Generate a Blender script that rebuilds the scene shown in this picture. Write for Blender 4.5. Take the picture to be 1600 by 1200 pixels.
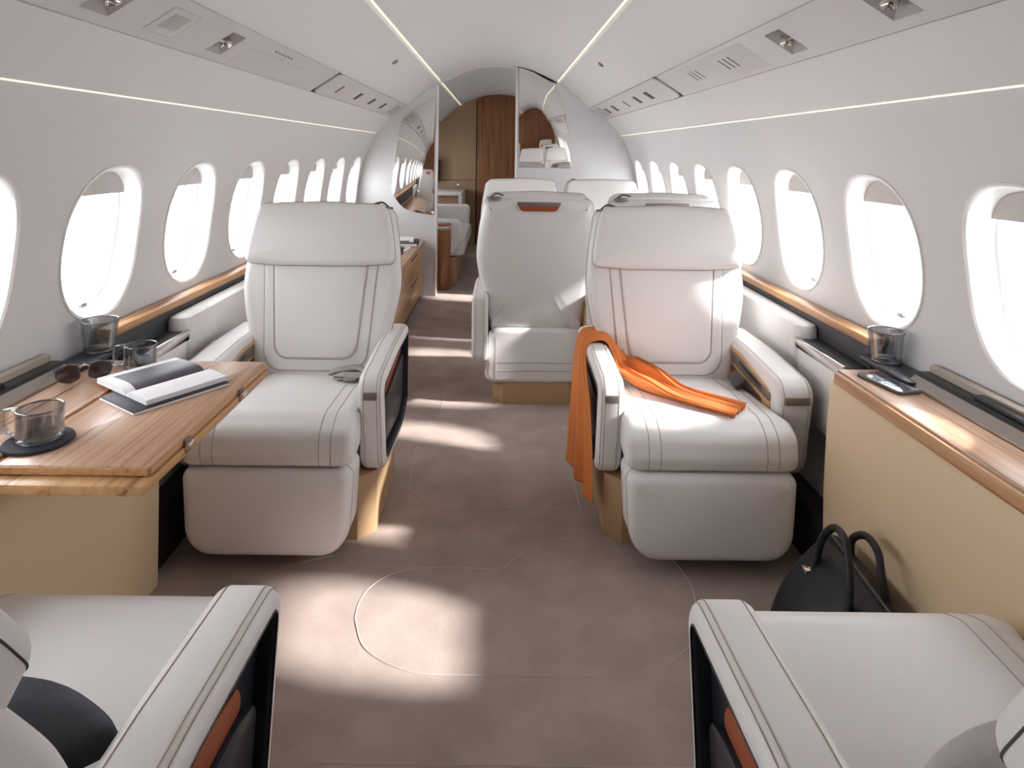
import bpy, bmesh, math, random
from mathutils import Vector, Matrix
random.seed(7)
PI = math.pi
R = math.radians
for o in list(bpy.data.objects): bpy.data.objects.remove(o)
scene = bpy.context.scene
COL = scene.collection

# ------------------------------------------------------------------ camera, sky, sun, exposure
EYE = Vector((0.02, 0.0, 1.24))
cam_d = bpy.data.cameras.new('camera'); cam = bpy.data.objects.new('camera', cam_d); COL.objects.link(cam)
cam_d.sensor_width = 36.0; cam_d.lens = 22.5
cam_d.shift_x = 18/1600; cam_d.shift_y = -364/1600
cam_d.clip_start = 0.02
cam.location = EYE
cam.rotation_euler = (Matrix.Rotation(R(90), 3, 'X') @ Matrix.Rotation(R(0.7), 3, 'Z')).to_euler()
scene.camera = cam

world = bpy.data.worlds.new('sky'); scene.world = world; world.use_nodes = True
bg = world.node_tree.nodes['Background']
bg.inputs['Color'].default_value = (0.93, 0.96, 1.0, 1); bg.inputs['Strength'].default_value = 13.0
sun_d = bpy.data.lights.new('sun', 'SUN'); sun = bpy.data.objects.new('sun', sun_d); COL.objects.link(sun)
sun_d.energy = 16.5; sun_d.angle = R(3.2); sun_d.color = (1.0, 0.98, 0.97)
sun.rotation_euler = Vector((-1.0, 0.165, -0.62)).to_track_quat('-Z', 'Y').to_euler()
sun.location = (6, 0, 6)
vs = scene.view_settings
vs.view_transform = 'Standard'; vs.look = 'None'; vs.gamma = 1.0; vs.use_curve_mapping = False
vs.exposure = -0.2

# ------------------------------------------------------------------ materials
def srgb(h):
    h = h.lstrip('#'); c = [int(h[i:i+2], 16)/255 for i in (0, 2, 4)]
    return tuple(x/12.92 if x <= .04045 else ((x+.055)/1.055)**2.4 for x in c) + (1,)
def new_mat(name):
    m = bpy.data.materials.new(name); m.use_nodes = True
    return m, m.node_tree.nodes, m.node_tree.links, m.node_tree.nodes['Principled BSDF']
def plain(name, col, rough=.5, metal=0.0, bump=0.0, bscale=200, var=0.0, spec=None, coat=0):
    m, n, l, p = new_mat(name)
    c = srgb(col)
    p.inputs['Base Color'].default_value = c; p.inputs['Roughness'].default_value = rough; p.inputs['Metallic'].default_value = metal
    if spec is not None: p.inputs['Specular IOR Level'].default_value = spec
    if coat: p.inputs['Coat Weight'].default_value = coat; p.inputs['Coat Roughness'].default_value = .1
    if bump or var:
        tc = n.new('ShaderNodeTexCoord'); no = n.new('ShaderNodeTexNoise'); no.inputs['Scale'].default_value = bscale; no.inputs['Detail'].default_value = 4
        l.new(tc.outputs['Object'], no.inputs['Vector'])
        if bump:
            b = n.new('ShaderNodeBump'); b.inputs['Strength'].default_value = bump; b.inputs['Distance'].default_value = .002
            l.new(no.outputs['Fac'], b.inputs['Height']); l.new(b.outputs['Normal'], p.inputs['Normal'])
        if var:
            no2 = n.new('ShaderNodeTexNoise'); no2.inputs['Scale'].default_value = 6; no2.inputs['Detail'].default_value = 6
            l.new(tc.outputs['Object'], no2.inputs['Vector'])
            r = n.new('ShaderNodeValToRGB')
            r.color_ramp.elements[0].position = .35; r.color_ramp.elements[1].position = .65
            r.color_ramp.elements[0].color = tuple(x*(1-var) for x in c[:3])+(1,); r.color_ramp.elements[1].color = tuple(min(1, x*(1+var)) for x in c[:3])+(1,)
            l.new(no2.outputs['Fac'], r.inputs['Fac']); l.new(r.outputs['Color'], p.inputs['Base Color'])
    return m
def wood(name, c0, c1, c2, grain='Y', rough=.35, freq=55):
    m, n, l, p = new_mat(name)
    tc = n.new('ShaderNodeTexCoord'); mp = n.new('ShaderNodeMapping')
    s = [freq, freq, freq]; s['XYZ'.index(grain)] = 1.2
    mp.inputs['Scale'].default_value = s
    l.new(tc.outputs['Object'], mp.inputs['Vector'])
    no = n.new('ShaderNodeTexNoise'); no.inputs['Scale'].default_value = 1.0; no.inputs['Detail'].default_value = 5; no.inputs['Roughness'].default_value = .65
    l.new(mp.outputs['Vector'], no.inputs['Vector'])
    r = n.new('ShaderNodeValToRGB'); e = r.color_ramp.elements
    e[0].position = .32; e[0].color = srgb(c0); e[1].position = .66; e[1].color = srgb(c2)
    k = e.new(.43); k.color = srgb(c1)
    l.new(no.outputs['Fac'], r.inputs['Fac']); l.new(r.outputs['Color'], p.inputs['Base Color'])
    p.inputs['Roughness'].default_value = rough
    p.inputs['Coat Weight'].default_value = .25; p.inputs['Coat Roughness'].default_value = .2
    b = n.new('ShaderNodeBump'); b.inputs['Strength'].default_value = .12; b.inputs['Distance'].default_value = .001
    l.new(no.outputs['Fac'], b.inputs['Height']); l.new(b.outputs['Normal'], p.inputs['Normal'])
    return m
def emis(name, col, s):
    m, n, l, p = new_mat(name)
    p.inputs['Base Color'].default_value = (.8, .8, .8, 1)
    p.inputs['Emission Color'].default_value = srgb(col); p.inputs['Emission Strength'].default_value = s
    return m
def thin_glass(name, tint, gloss=.08):
    m, n, l, p = new_mat(name); n.remove(p)
    out = [x for x in n if x.type == 'OUTPUT_MATERIAL'][0]
    t = n.new('ShaderNodeBsdfTransparent'); t.inputs['Color'].default_value = tint
    g = n.new('ShaderNodeBsdfGlossy'); g.inputs['Roughness'].default_value = .03; g.inputs['Color'].default_value = (1, 1, 1, 1)
    fr = n.new('ShaderNodeLayerWeight'); fr.inputs['Blend'].default_value = .25
    mu = n.new('ShaderNodeMath'); mu.operation = 'MULTIPLY_ADD'; mu.inputs[1].default_value = .45; mu.inputs[2].default_value = gloss*.3
    l.new(fr.outputs['Fresnel'], mu.inputs[0])
    mx = n.new('ShaderNodeMixShader'); l.new(mu.outputs[0], mx.inputs['Fac']); l.new(t.outputs[0], mx.inputs[1]); l.new(g.outputs[0], mx.inputs[2])
    l.new(mx.outputs[0], out.inputs['Surface'])
    return m
M = {}
M['leather'] = plain('cream_leather', '#e4e0de', .42, bump=.10, bscale=420)
M['stitch'] = plain('brown_thread', '#a58774', .8)
M['stitch_dark'] = plain('dark_thread', '#57514f', .8)
M['seam'] = plain('seam_leather', '#b3a59c', .7)  # darker tone for seam, piping and shroud joint lines
M['wall'] = plain('wall_panel_white', '#dcdada', .55, bump=.03, bscale=300)
M['ceiling'] = plain('ceiling_panel_white', '#dcd9d8', .5, bump=.02, bscale=300)
M['service'] = plain('service_panel_grey', '#c9c3c2', .45)
M['recess'] = plain('lamp_recess_grey', '#aca6a4', .4)
M['plastic'] = plain('window_frame_white', '#ebe9e8', .3)
M['shade'] = plain('window_shade_grey', '#c0b9b5', .6)
M['tan'] = plain('tan_leather', '#d6bd9a', .5, bump=.10, bscale=350)
M['tan_wood'] = wood('pale_oak', '#b58a5c', '#caa070', '#d8b384', 'Y', .45, 40)
M['tan_plinth'] = plain('tan_plinth', '#b99873', .55)
M['walnut'] = wood('walnut_long_grain', '#5c4032', '#b78c6d', '#caa487', 'Y', .32, 75)
M['walnut_v'] = wood('walnut_upright_grain', '#5f3a26', '#8a5835', '#a06c45', 'Z', .4, 30)
M['oak_front'] = wood('light_oak_front', '#9a7048', '#b3865c', '#c39a70', 'Y', .45, 30)
M['edge_wood'] = wood('walnut_edge', '#94643f', '#bb8a5c', '#c99b6c', 'Y', .4, 60)
M['lip_wood'] = wood('walnut_cross_cut', '#8d6038', '#c3945f', '#d3a877', 'Y', .45, 42)
M['charcoal'] = plain('charcoal_panel', '#3b3a40', .55, bump=.05)
M['black'] = plain('black_trim', '#121316', .35)
M['gap'] = plain('dark_gap', '#1c1816', .8)  # near-black for panel joints, ledge base and credenza carcass
M['navy'] = plain('dark_navy_panel', '#1d1f29', .38)
M['rear_strip'] = plain('pale_taupe_strip', '#b9ada0', .5)
M['orange_leather'] = plain('rust_leather', '#9c4c28', .5, bump=.1)
M['metal'] = plain('brushed_metal', '#b0a9a1', .32, 1.0)
M['chrome'] = plain('chrome', '#d8d4d0', .12, 1.0)
M['plate'] = plain('taupe_metal_plate', '#8f867d', .35, .7)
M['mirror'] = plain('mirror_glass', '#e6e4e2', .015, 1.0)
M['beige'] = plain('beige_wall_panel', '#a58a6a', .6)
M['carpet'] = plain('taupe_carpet', '#af9e95', .95, bump=.9, bscale=900, var=.10, spec=.1)
M['carpet_seam'] = plain('pale_carpet_seam', '#bdb0a9', .9, spec=.1)
M['led'] = emis('warm_led', '#fff4d0', .95)
M['pane'] = thin_glass('window_pane_glass', (.97, .98, .98, 1))
M['smoke'] = thin_glass('smoked_glass', (.74, .755, .775, 1), .22)
M['smoke_rim'] = thin_glass('smoked_glass_rim', (.42, .43, .45, 1), .6)
M['drink'] = thin_glass('dark_drink', (.70, .69, .69, 1), .2)
M['bag'] = plain('black_bag_leather', '#16161a', .5, bump=.25, bscale=300)
M['scarf'] = plain('orange_scarf_cloth', '#d47c40', .85, bump=.3, bscale=500, var=.06)
M['felt'] = plain('dark_coaster_felt', '#2b2c34', .8, bump=.2)
M['paper'] = plain('white_paper', '#ece9ea', .7)
M['photo'] = plain('grey_photo_print', '#5b5960', .4, var=.55)
M['cover'] = plain('dark_book_cover', '#2c2c33', .5)
M['lens'] = plain('brown_sunglass_lens', '#3a2b2a', .08, coat=.6)
M['knit_dark'] = plain('dark_grey_wool', '#54565c', .95, bump=1.0, bscale=140, var=.25, spec=.1)
M['knit_light'] = plain('light_grey_knit', '#b9b3b2', .95, bump=1.0, bscale=140, var=.12, spec=.1)
M['belt'] = plain('grey_belt_webbing', '#a69f98', .7)
M['dark_grey'] = plain('dark_grey_plastic', '#4a4744', .4)
M['screen'] = plain('phone_screen', '#3c4048', .06, coat=.8)
M['bronze'] = plain('bronze_hinge', '#8a7a6a', .35, .8)

# ------------------------------------------------------------------ helpers
def tag(o, label=None, cat=None, group=None, kind=None):
    if label: o['label'] = label
    if cat: o['category'] = cat
    if group: o['group'] = group
    if kind: o['kind'] = kind
    return o
def thing(name, label, cat, loc=(0, 0, 0), rz=0, group=None):
    o = bpy.data.objects.new(name, None); COL.objects.link(o)
    o.empty_display_size = .05; o.location = loc; o.rotation_euler = (0, 0, rz)
    return tag(o, label, cat, group)
def mesh_obj(name, verts, faces, mat, parent=None, smooth=40, recalc=True):
    me = bpy.data.meshes.new(name); me.from_pydata([tuple(v) for v in verts], [], faces); me.update()
    if recalc:
        bm = bmesh.new(); bm.from_mesh(me)
        bmesh.ops.remove_doubles(bm, verts=bm.verts, dist=1e-6)
        bmesh.ops.recalc_face_normals(bm, faces=bm.faces); bm.to_mesh(me); bm.free()
    if smooth:
        for p in me.polygons: p.use_smooth = True
        me.set_sharp_from_angle(angle=R(smooth))
    if isinstance(mat, str): mat = M[mat]
    me.materials.append(mat)
    o = bpy.data.objects.new(name, me); COL.objects.link(o)
    if parent: o.parent = parent
    return o
def struct(name, v, f, mat, **k): return tag(mesh_obj(name, v, f, mat, **k), kind='structure')
def round_poly(pts, seg=6):
    """pts: (u, v, radius) corners -> smooth closed outline"""
    out = []; n = len(pts)
    for i in range(n):
        p0 = Vector(pts[i-1][:2]); p1 = Vector(pts[i][:2]); p2 = Vector(pts[(i+1) % n][:2]); r = pts[i][2]
        a = (p0-p1).normalized(); b = (p2-p1).normalized()
        ang = a.angle(b)
        if r <= 1e-6 or ang > PI-.02: out.append(p1.copy()); continue
        t = min(r/math.tan(ang/2), .49*(p0-p1).length, .49*(p2-p1).length); rr = t*math.tan(ang/2)
        c = p1+(a+b).normalized()*(rr/math.sin(ang/2))
        s = p1+a*t-c; e = p1+b*t-c
        a0 = math.atan2(s.y, s.x); d = math.atan2(e.y, e.x)-a0
        while d > PI: d -= 2*PI
        while d < -PI: d += 2*PI
        for k in range(seg+1): out.append(c+Vector((math.cos(a0+d*k/seg), math.sin(a0+d*k/seg)))*rr)
    return out
def area(p): return sum(p[i-1].x*p[i].y-p[i].x*p[i-1].y for i in range(len(p)))/2
def ccw(p): return p if area(p) > 0 else p[::-1]
def offset(p, d):
    n = len(p); out = []
    for i in range(n):
        e0 = (p[i]-p[i-1]); e1 = (p[(i+1) % n]-p[i])
        if e0.length < 1e-7: e0 = e1
        if e1.length < 1e-7: e1 = e0
        n0 = Vector((-e0.y, e0.x)).normalized(); n1 = Vector((-e1.y, e1.x)).normalized()
        m = (n0+n1); m = m.normalized() if m.length > 1e-6 else n0
        out.append(p[i]+m*(d/max(.5, m.dot(n0))))
    return out
AX = {'xz': lambda u, v, w: (u, w, v), 'yz': lambda u, v, w: (w, u, v), 'xy': lambda u, v, w: (u, v, w)}
def slab_geo(outl, w0, w1, bev=(.01, .01), puff=(0, 0), ax='xz', xf=None, bs=4, capn=4):
    """closed outline extruded w0->w1 with rounded edges and softly bulged caps"""
    p = ccw([Vector(q[:2]) for q in outl]); n = len(p); rings = []
    c = sum(p, Vector((0, 0)))/n
    b0, b1 = bev
    if isinstance(b0, (int, float)): b0 = (b0, b0)
    if isinstance(b1, (int, float)): b1 = (b1, b1)      # (inset, depth)
    ins0 = offset(p, b0[0]); ins1 = offset(p, b1[0])
    if capn > 1 and puff[0]:
        for k in range(1, capn): s = k/capn; rings.append(([c+(q-c)*s for q in ins0], w0-puff[0]*(1-s*s)))
    for k in range(bs+1 if b0[0] else 1):
        a = (k/bs)*PI/2 if b0[0] else PI/2
        rings.append((offset(p, b0[0]*(1-math.sin(a))) , w0+b0[1]*(1-math.cos(a)) if b0[0] else w0))
    for k in range(bs, -1, -1) if b1[0] else [bs]:
        a = (k/bs)*PI/2 if b1[0] else PI/2
        rings.append((offset(p, b1[0]*(1-math.sin(a))), w1-b1[1]*(1-math.cos(a)) if b1[0] else w1))
    if capn > 1 and puff[1]:
        for k in range(capn-1, 0, -1): s = k/capn; rings.append(([c+(q-c)*s for q in ins1], w1+puff[1]*(1-s*s)))
    V = []; F = []; f = AX[ax]
    for q, w in rings: V += [Vector(f(a.x, a.y, w)) for a in q]
    for i in range(len(rings)-1):
        for j in range(n):
            k = (j+1) % n; F.append((i*n+j, i*n+k, (i+1)*n+k, (i+1)*n+j))
    if puff[0]:
        V.append(Vector(f(c.x, c.y, w0-puff[0]))); F += [(len(V)-1, (j+1) % n, j) for j in range(n)]
    else: F.append(tuple(range(n))[::-1])
    base = (len(rings)-1)*n
    if puff[1]:
        V.append(Vector(f(c.x, c.y, w1+puff[1]))); F += [(len(V)-1, base+j, base+(j+1) % n) for j in range(n)]
    else: F.append(tuple(base+j for j in range(n)))
    if xf: V = [xf(v) for v in V]
    return V, F
def slab(name, outl, w0, w1, mat, parent=None, smooth=50, **k):
    V, F = slab_geo(outl, w0, w1, **k)
    return mesh_obj(name, V, F, mat, parent, smooth)
def box_geo(x0, x1, y0, y1, z0, z1, b=.004, r=None):
    r = b if r is None else r
    return slab_geo(round_poly([(x0, y0, r), (x1, y0, r), (x1, y1, r), (x0, y1, r)], 3) if r else [Vector(q) for q in ((x0, y0), (x1, y0), (x1, y1), (x0, y1))], z0, z1, bev=(b, b), ax='xy', bs=2)
def box(name, x0, x1, y0, y1, z0, z1, mat, parent=None, b=.004, r=None, smooth=40):
    V, F = box_geo(x0, x1, y0, y1, z0, z1, b, r)
    return mesh_obj(name, V, F, mat, parent, smooth)
def join_geo(*gs):
    V = []; F = []
    for v, f in gs:
        n = len(V); V += list(v); F += [tuple(i+n for i in q) for q in f]
    return V, F
def tube_geo(pts, r, n=8, closed=False):
    P = [Vector(p) for p in pts]; m = len(P); V = []; F = []
    rr = r if isinstance(r, (list, tuple)) else [r]*m
    up = None
    for i in range(m):
        t = (P[(i+1) % m]-P[i-1]) if closed else (P[min(i+1, m-1)]-P[max(i-1, 0)])
        t.normalize()
        if up is None:
            up = Vector((0, 0, 1)) if abs(t.z) < .9 else Vector((1, 0, 0))
        a = (up-t*up.dot(t)); a = a.normalized() if a.length > 1e-5 else t.orthogonal().normalized()
        up = a; b = t.cross(a)
        V += [P[i]+(a*math.cos(2*PI*k/n)+b*math.sin(2*PI*k/n))*rr[i] for k in range(n)]
    for i in range(m if closed else m-1):
        j = (i+1) % m
        for k in range(n): F.append((i*n+k, i*n+(k+1) % n, j*n+(k+1) % n, j*n+k))
    if not closed: F.append(tuple(range(n))[::-1]); F.append(tuple((m-1)*n+k for k in range(n)))
    return V, F
def tubes(name, lists, r, mat, parent=None, n=6, closed=False):
    for p in lists: mesh_obj(name, *tube_geo(p, r, n, closed), mat, parent, 60)
def smooth_path(pts, k=8):
    P = [Vector(p) for p in pts]; out = []
    for i in range(len(P)-1):
        a, b, c, d = P[max(i-1, 0)], P[i], P[i+1], P[min(i+2, len(P)-1)]
        for j in range(k):
            t = j/k
            out.append(.5*((2*b)+(c-a)*t+(2*a-5*b+4*c-d)*t*t+(3*b-a-3*c+d)*t**3))
    out.append(P[-1]); return out
def lathe_geo(prof, c=(0, 0, 0), n=32):
    V = []; F = []; m = len(prof)
    for r, z in prof: V += [Vector((c[0]+r*math.cos(2*PI*k/n), c[1]+r*math.sin(2*PI*k/n), c[2]+z)) for k in range(n)]
    for i in range(m-1):
        for k in range(n): F.append((i*n+k, i*n+(k+1) % n, (i+1)*n+(k+1) % n, (i+1)*n+k))
    if prof[0][0] > 1e-6: F.append(tuple(range(n))[::-1])
    if prof[-1][0] > 1e-6: F.append(tuple((m-1)*n+k for k in range(n)))
    return V, F
def copy_tree(o, parent=None):
    c = o.copy(); COL.objects.link(c); c.parent = parent
    for ch in list(o.children): copy_tree(ch, c)
    return c

# ------------------------------------------------------------------ fuselage shell
Y0, Y1, YP = -0.75, 8.38, 5.45          # forward bulkhead, aft wall, mirror partition
ZC, RW = 0.80, 1.19                     # side wall circle
def wallx(z): return math.sqrt(RW*RW-(z-ZC)**2)
ZT = 1.379                              # LED line at the top of the side wall
PITCH = 0.541; WC0 = 1.398              # window pitch and first centre
WY = [WC0+PITCH*k for k in range(-3, 13)]
WZ, WA, WB, WN = 0.952, 0.185, 0.228, 2.45

# floor
fw = 1.02
floor = struct('floor', [(-fw, Y0, 0), (fw, Y0, 0), (fw, Y1, 0), (-fw, Y1, 0), (-fw, Y0, -.03), (fw, Y0, -.03), (fw, Y1, -.03), (-fw, Y1, -.03)],
               [(0, 1, 2, 3), (7, 6, 5, 4), (0, 4, 5, 1), (1, 5, 6, 2), (2, 6, 7, 3), (3, 7, 4, 0)], 'carpet', smooth=0)
def seam(pts, closed=False, w=.0022):
    P = smooth_path([(x, y, 0) for x, y in (pts+[pts[0]] if closed else pts)], 6) if len(pts) > 5 else [Vector((x, y, 0)) for x, y in pts]
    V = []; F = []
    for i, p in enumerate(P):
        t = (P[min(i+1, len(P)-1)]-P[max(i-1, 0)]).normalized(); nn = Vector((-t.y, t.x, 0))*w
        V += [p-nn+Vector((0, 0, .0004)), p+Vector((0, 0, .0022)), p+nn+Vector((0, 0, .0004))]
    for i in range(len(P)-1):
        F += [(3*i, 3*i+1, 3*i+4, 3*i+3), (3*i+1, 3*i+2, 3*i+5, 3*i+4)]
    return mesh_obj('carpet_seam', V, F, 'carpet_seam', floor, 60)
seam([(-.350, 1.69), (-.352, 1.75), (-.335, 1.81), (-.285, 1.868), (-.206, 1.899), (-.08, 1.901), (.035, 1.903), (.09, 1.960), (.173, 2.030), (.32, 2.066), (.45, 2.041), (.544, 1.972), (.581, 1.864), (.574, 1.76), (.558, 1.69),
      (.51, 1.61), (.419, 1.54), (.305, 1.514), (.17, 1.513), (.062, 1.513), (-.06, 1.513), (-.165, 1.518), (-.247, 1.548), (-.311, 1.60)], True)
for s in ([(-.316, 2.663), (-.301, 2.336), (-.218, 2.225), (.433, 2.225)], [(.312, 2.225), (.312, 2.63)], [(-.62, 1.893), (-.476, 1.952)], [(-.50, 1.99), (-.40, 1.899), (-.206, 1.899)],
          [(-.39, 2.336), (-.301, 2.336)], [(-.60, 1.291), (.60, 1.291)], [(-.243, 3.40), (-.252, 2.987)], [(-.316, 2.663), (.08, 2.70), (.33, 2.68)], [(-.43, 2.68), (-.40, 2.45)]):
    seam(s)

def wall_side(sx, name):
    V = []; F = []
    zb, zt = .55, ZT
    def P(y, z, d=0): return (sx*(wallx(z)+d), y, z)
    angs = []
    aw, ah = PITCH/2, (zt-zb)/2; zc = (zt+zb)/2
    N = 72
    for k in range(N): angs.append(2*PI*k/N)
    for yc in WY:
        hole = []; rect = []
        for a in angs:
            c, s = math.cos(a), math.sin(a)
            rr = (abs(c/WA)**WN+abs(s/WB)**WN)**(-1/WN)
            hy, hz = rr*c, WZ+rr*s
            hole.append((yc+hy, hz))
            # matching point on the cell rectangle, moved onto corners when close
            dz = (zt-WZ) if s > 0 else (WZ-zb)
            t = min(aw/abs(c) if abs(c) > 1e-9 else 1e9, dz/abs(s) if abs(s) > 1e-9 else 1e9)
            rect.append([yc+t*c, WZ+t*s])
        for cy in (-1, 1):
            for cz in (zb, zt):
                j = min(range(N), key=lambda q: (rect[q][0]-(yc+cy*aw))**2+(rect[q][1]-cz)**2); rect[j] = [yc+cy*aw, cz]
        base = len(V); K = 6
        for i in range(K+1):
            t = i/K
            for j in range(N):
                y = hole[j][0]*(1-t)+rect[j][0]*t; z = hole[j][1]*(1-t)+rect[j][1]*t; V.append(P(y, z))
        for i in range(K):
            for j in range(N):
                k = (j+1) % N; F.append((base+i*N+j, base+i*N+k, base+(i+1)*N+k, base+(i+1)*N+j))
    def strip(y0, y1, prof):
        b = len(V)
        for x, z in prof: V.extend([(sx*x, y0, z), (sx*x, y1, z)])
        for i in range(len(prof)-1): F.append((b+2*i, b+2*i+1, b+2*i+3, b+2*i+2))
    ya, yb = WY[0]-aw, WY[-1]+aw
    side = [(wallx(zb+(zt-zb)*k/14), zb+(zt-zb)*k/14) for k in range(15)]
    strip(Y0, ya, side); strip(yb, Y1, side)
    low = [(1.0, 0), (1.06, .12), (1.11, .3), (1.145, .45), (wallx(.55), .55)]
    strip(Y0, Y1, low)
    o = struct(name, V, F, 'wall', smooth=50)
    return o
wall_left = wall_side(-1, 'wall_left'); wall_right = wall_side(1, 'wall_right')

# windows
def window(n, sx, yc, shade_z):
    w = bpy.data.objects.new('window_%d' % n, None); COL.objects.link(w); tag(w, kind='structure')
    w.location = (sx*wallx(WZ), yc, WZ); w.empty_display_size = .05
    ox, oz = wallx(WZ), WZ
    N = 72
    def ring(sc, d, add=0):
        out = []
        for k in range(N):
            a = 2*PI*k/N; c, s = math.cos(a), math.sin(a)
            A, B = WA*sc+add, WB*sc+add
            rr = (abs(c/A)**WN+abs(s/B)**WN)**(-1/WN)
            out.append(Vector((sx*(wallx(WZ+rr*s)+d-ox), rr*c, rr*s)))
        return out
    rings = [ring(1, .001, .006), ring(1, -.004, .004), ring(1, -.005, 0), ring(1, -.001, -.006), ring(.965, .010), ring(.95, .022), ring(.935, .045), ring(.925, .062), ring(.89, .064), ring(.88, .068), ring(.88, .082), ring(.95, .085), ring(1, .08, .01)]
    V = [v for r in rings for v in r]; F = []
    for i in range(len(rings)-1):
        for j in range(N): k = (j+1) % N; F.append((i*N+j, i*N+k, (i+1)*N+k, (i+1)*N+j))
    mesh_obj('window_frame', V, F, 'plastic', w, 45)
    p0 = ring(.895, .070)
    V = p0+[p0[0]*0+Vector((sx*(wallx(WZ)+.070-ox), 0, 0))]; F = [(j, (j+1) % N, N) for j in range(N)]
    mesh_obj('pane', V, F, 'pane', w, 60)
    # shade inside the frame: a little way down, closed where sun is kept out
    V = []; F = []
    def edge(z, d):
        s = min(.999, abs(z)/(WB*.928)); return WA*.928*(1-s**WN)**(1/WN)
    zs = [shade_z+(WB*.922-shade_z)*k/10 for k in range(11)]
    for d in (.050, .056):
        for z in zs:
            e = edge(z, d); x = sx*(wallx(WZ+z)+d-ox)
            V += [Vector((x, -e, z)), Vector((x, e, z))]
    m = len(zs)
    for q in (0, 1):
        for i in range(m-1): b = q*2*m+2*i; F.append((b, b+1, b+3, b+2))
    F.append((0, 1, 2*m+1, 2*m))
    mesh_obj('shade', V, F, 'shade', w, 30)
    b = slab_geo(round_poly([(-.012, -.006, .004), (.012, -.006, .004), (.012, .006, .004), (-.012, .006, .004)], 3), .0, .012, bev=(.002, .002), ax='yz')
    zb = -WB*.86
    V = [Vector((sx*(wallx(WZ+zb)+.045-ox)+sx*v.x, v.y, v.z+zb+.002)) for v in b[0]]
    mesh_obj('latch', V, b[1], 'plate', w, 40)
    # daylight portal in the opening
    d = bpy.data.lights.new('daylight_portal', 'AREA'); d.shape = 'RECTANGLE'; d.size = 2*WA; d.size_y = 2*WB; d.cycles.is_portal = True
    po = bpy.data.objects.new('daylight_portal', d); COL.objects.link(po)
    po.location = (sx*(wallx(WZ)+.10), yc, WZ); po.rotation_euler = (R(90), 0, R(90) if sx > 0 else R(-90))
    return w
n = 1
for sx in (-1, 1):
    for yc in WY:
        window(n, sx, yc, -WB*.915 if sx > 0 and (yc < 1.0 or yc > 5.5) else .140); n += 1  # unseen right shades closed, invented to keep sun off near seat and aft cabin

# ceiling: outer panels, bin fronts, centre vault
CP = [(1.045, ZT+.002), (1.030, ZT+.004), (1.00, 1.412), (.91, 1.517), (.935, 1.556), (.79, 1.650), (.765, 1.612), (.755, 1.622), (.70, 1.678), (.63, 1.738), (.56, 1.788), (.515, 1.817), (.512, 1.836), (.492, 1.842), (.490, 1.834), (.42, 1.868), (.30, 1.925), (.16, 1.965), (0, 1.978)]
prof = [(-x, z) for x, z in CP]+[(x, z) for x, z in CP[::-1]][1:]
V = []; F = []
for x, z in prof: V += [(x, Y0, z), (x, Y1, z)]
for i in range(len(prof)-1): F.append((2*i, 2*i+1, 2*i+3, 2*i+2))
ceiling = struct('ceiling', V, F, 'ceiling', smooth=30)
n = 1
for sx in (-1, 1):
    g = box_geo(-.0035, .0035, Y0, Y1, 0, .006, 0, 0)
    o = struct('trim_%d' % n, [Vector((v[0]+sx*.502, v[1], v[2]+1.831)) for v in g[0]], g[1], 'led', smooth=0); n += 1
    g = box_geo(-.0022, .0022, Y0, Y1, -.0008, .003, 0, 0)
    o = struct('trim_%d' % n, [Vector((v[0]+sx*1.039, v[1], v[2]+ZT)) for v in g[0]], g[1], 'led', smooth=0); n += 1

# service panels under the ceiling edge
pa = Vector((.907, 0, 1.520)); pb = Vector((.763, 0, 1.613)); pu = (pb-pa).normalized(); PL = (pb-pa).length
pn = Vector((-pu.z, 0, pu.x));  pn = pn if pn.z < 0 else -pn        # points down into the cabin
def onp(sx):
    def f(v):  # v.x along y, v.y across (0..PL), v.z proud of the panel
        q = pa+pu*v.y+pn*v.z; return Vector((sx*q.x, v.x, q.z))
    return f
def pan(name, sx, y0, y1, u0, u1, h0, h1, r, mat, parent, b=.002):
    return slab(name, round_poly([(y0, u0, r), (y1, u0, r), (y1, u1, r), (y0, u1, r)], 5), h0, h1, mat, parent, ax='xy', bev=(b, b), xf=onp(sx), bs=2)
def reading_light(sx, y, parent):
    f = onp(sx); u = PL*.5; s = .050
    # pyramid recess
    a = [(y-s, u-s), (y+s, u-s), (y+s, u+s), (y-s, u+s)]
    V = [Vector((p[0], p[1], .0065)) for p in a]+[Vector((y+(p[0]-y)*.35, u+(p[1]-u)*.35, -.028)) for p in a]
    F = [(i, (i+1) % 4, 4+(i+1) % 4, 4+i) for i in range(4)]+[(4, 5, 6, 7)]
    o = mesh_obj('lamp_recess', [f(v) for v in V], F, 'recess', parent, 0, recalc=False)
    g1 = lathe_geo([(0, -.004), (.017, -.004), (.019, .0), (.019, .012), (.016, .016), (.013, .012), (0, .010)], n=20)
    rot = Matrix.Rotation(R(25), 3, 'X')
    hd = [f(Vector((y, u, .0))+rot @ Vector(v)) for v in g1[0]]
    g2 = tube_geo([(y-.03, u-.01, -.012), (y-.012, u+.004, .004), (y+.012, u-.004, .004), (y+.03, u+.01, -.012)], .005, 8)
    mesh_obj('reading_light', *join_geo((hd, g1[1]), ([f(v) for v in g2[0]], g2[1])), 'chrome', parent, 40)
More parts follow.
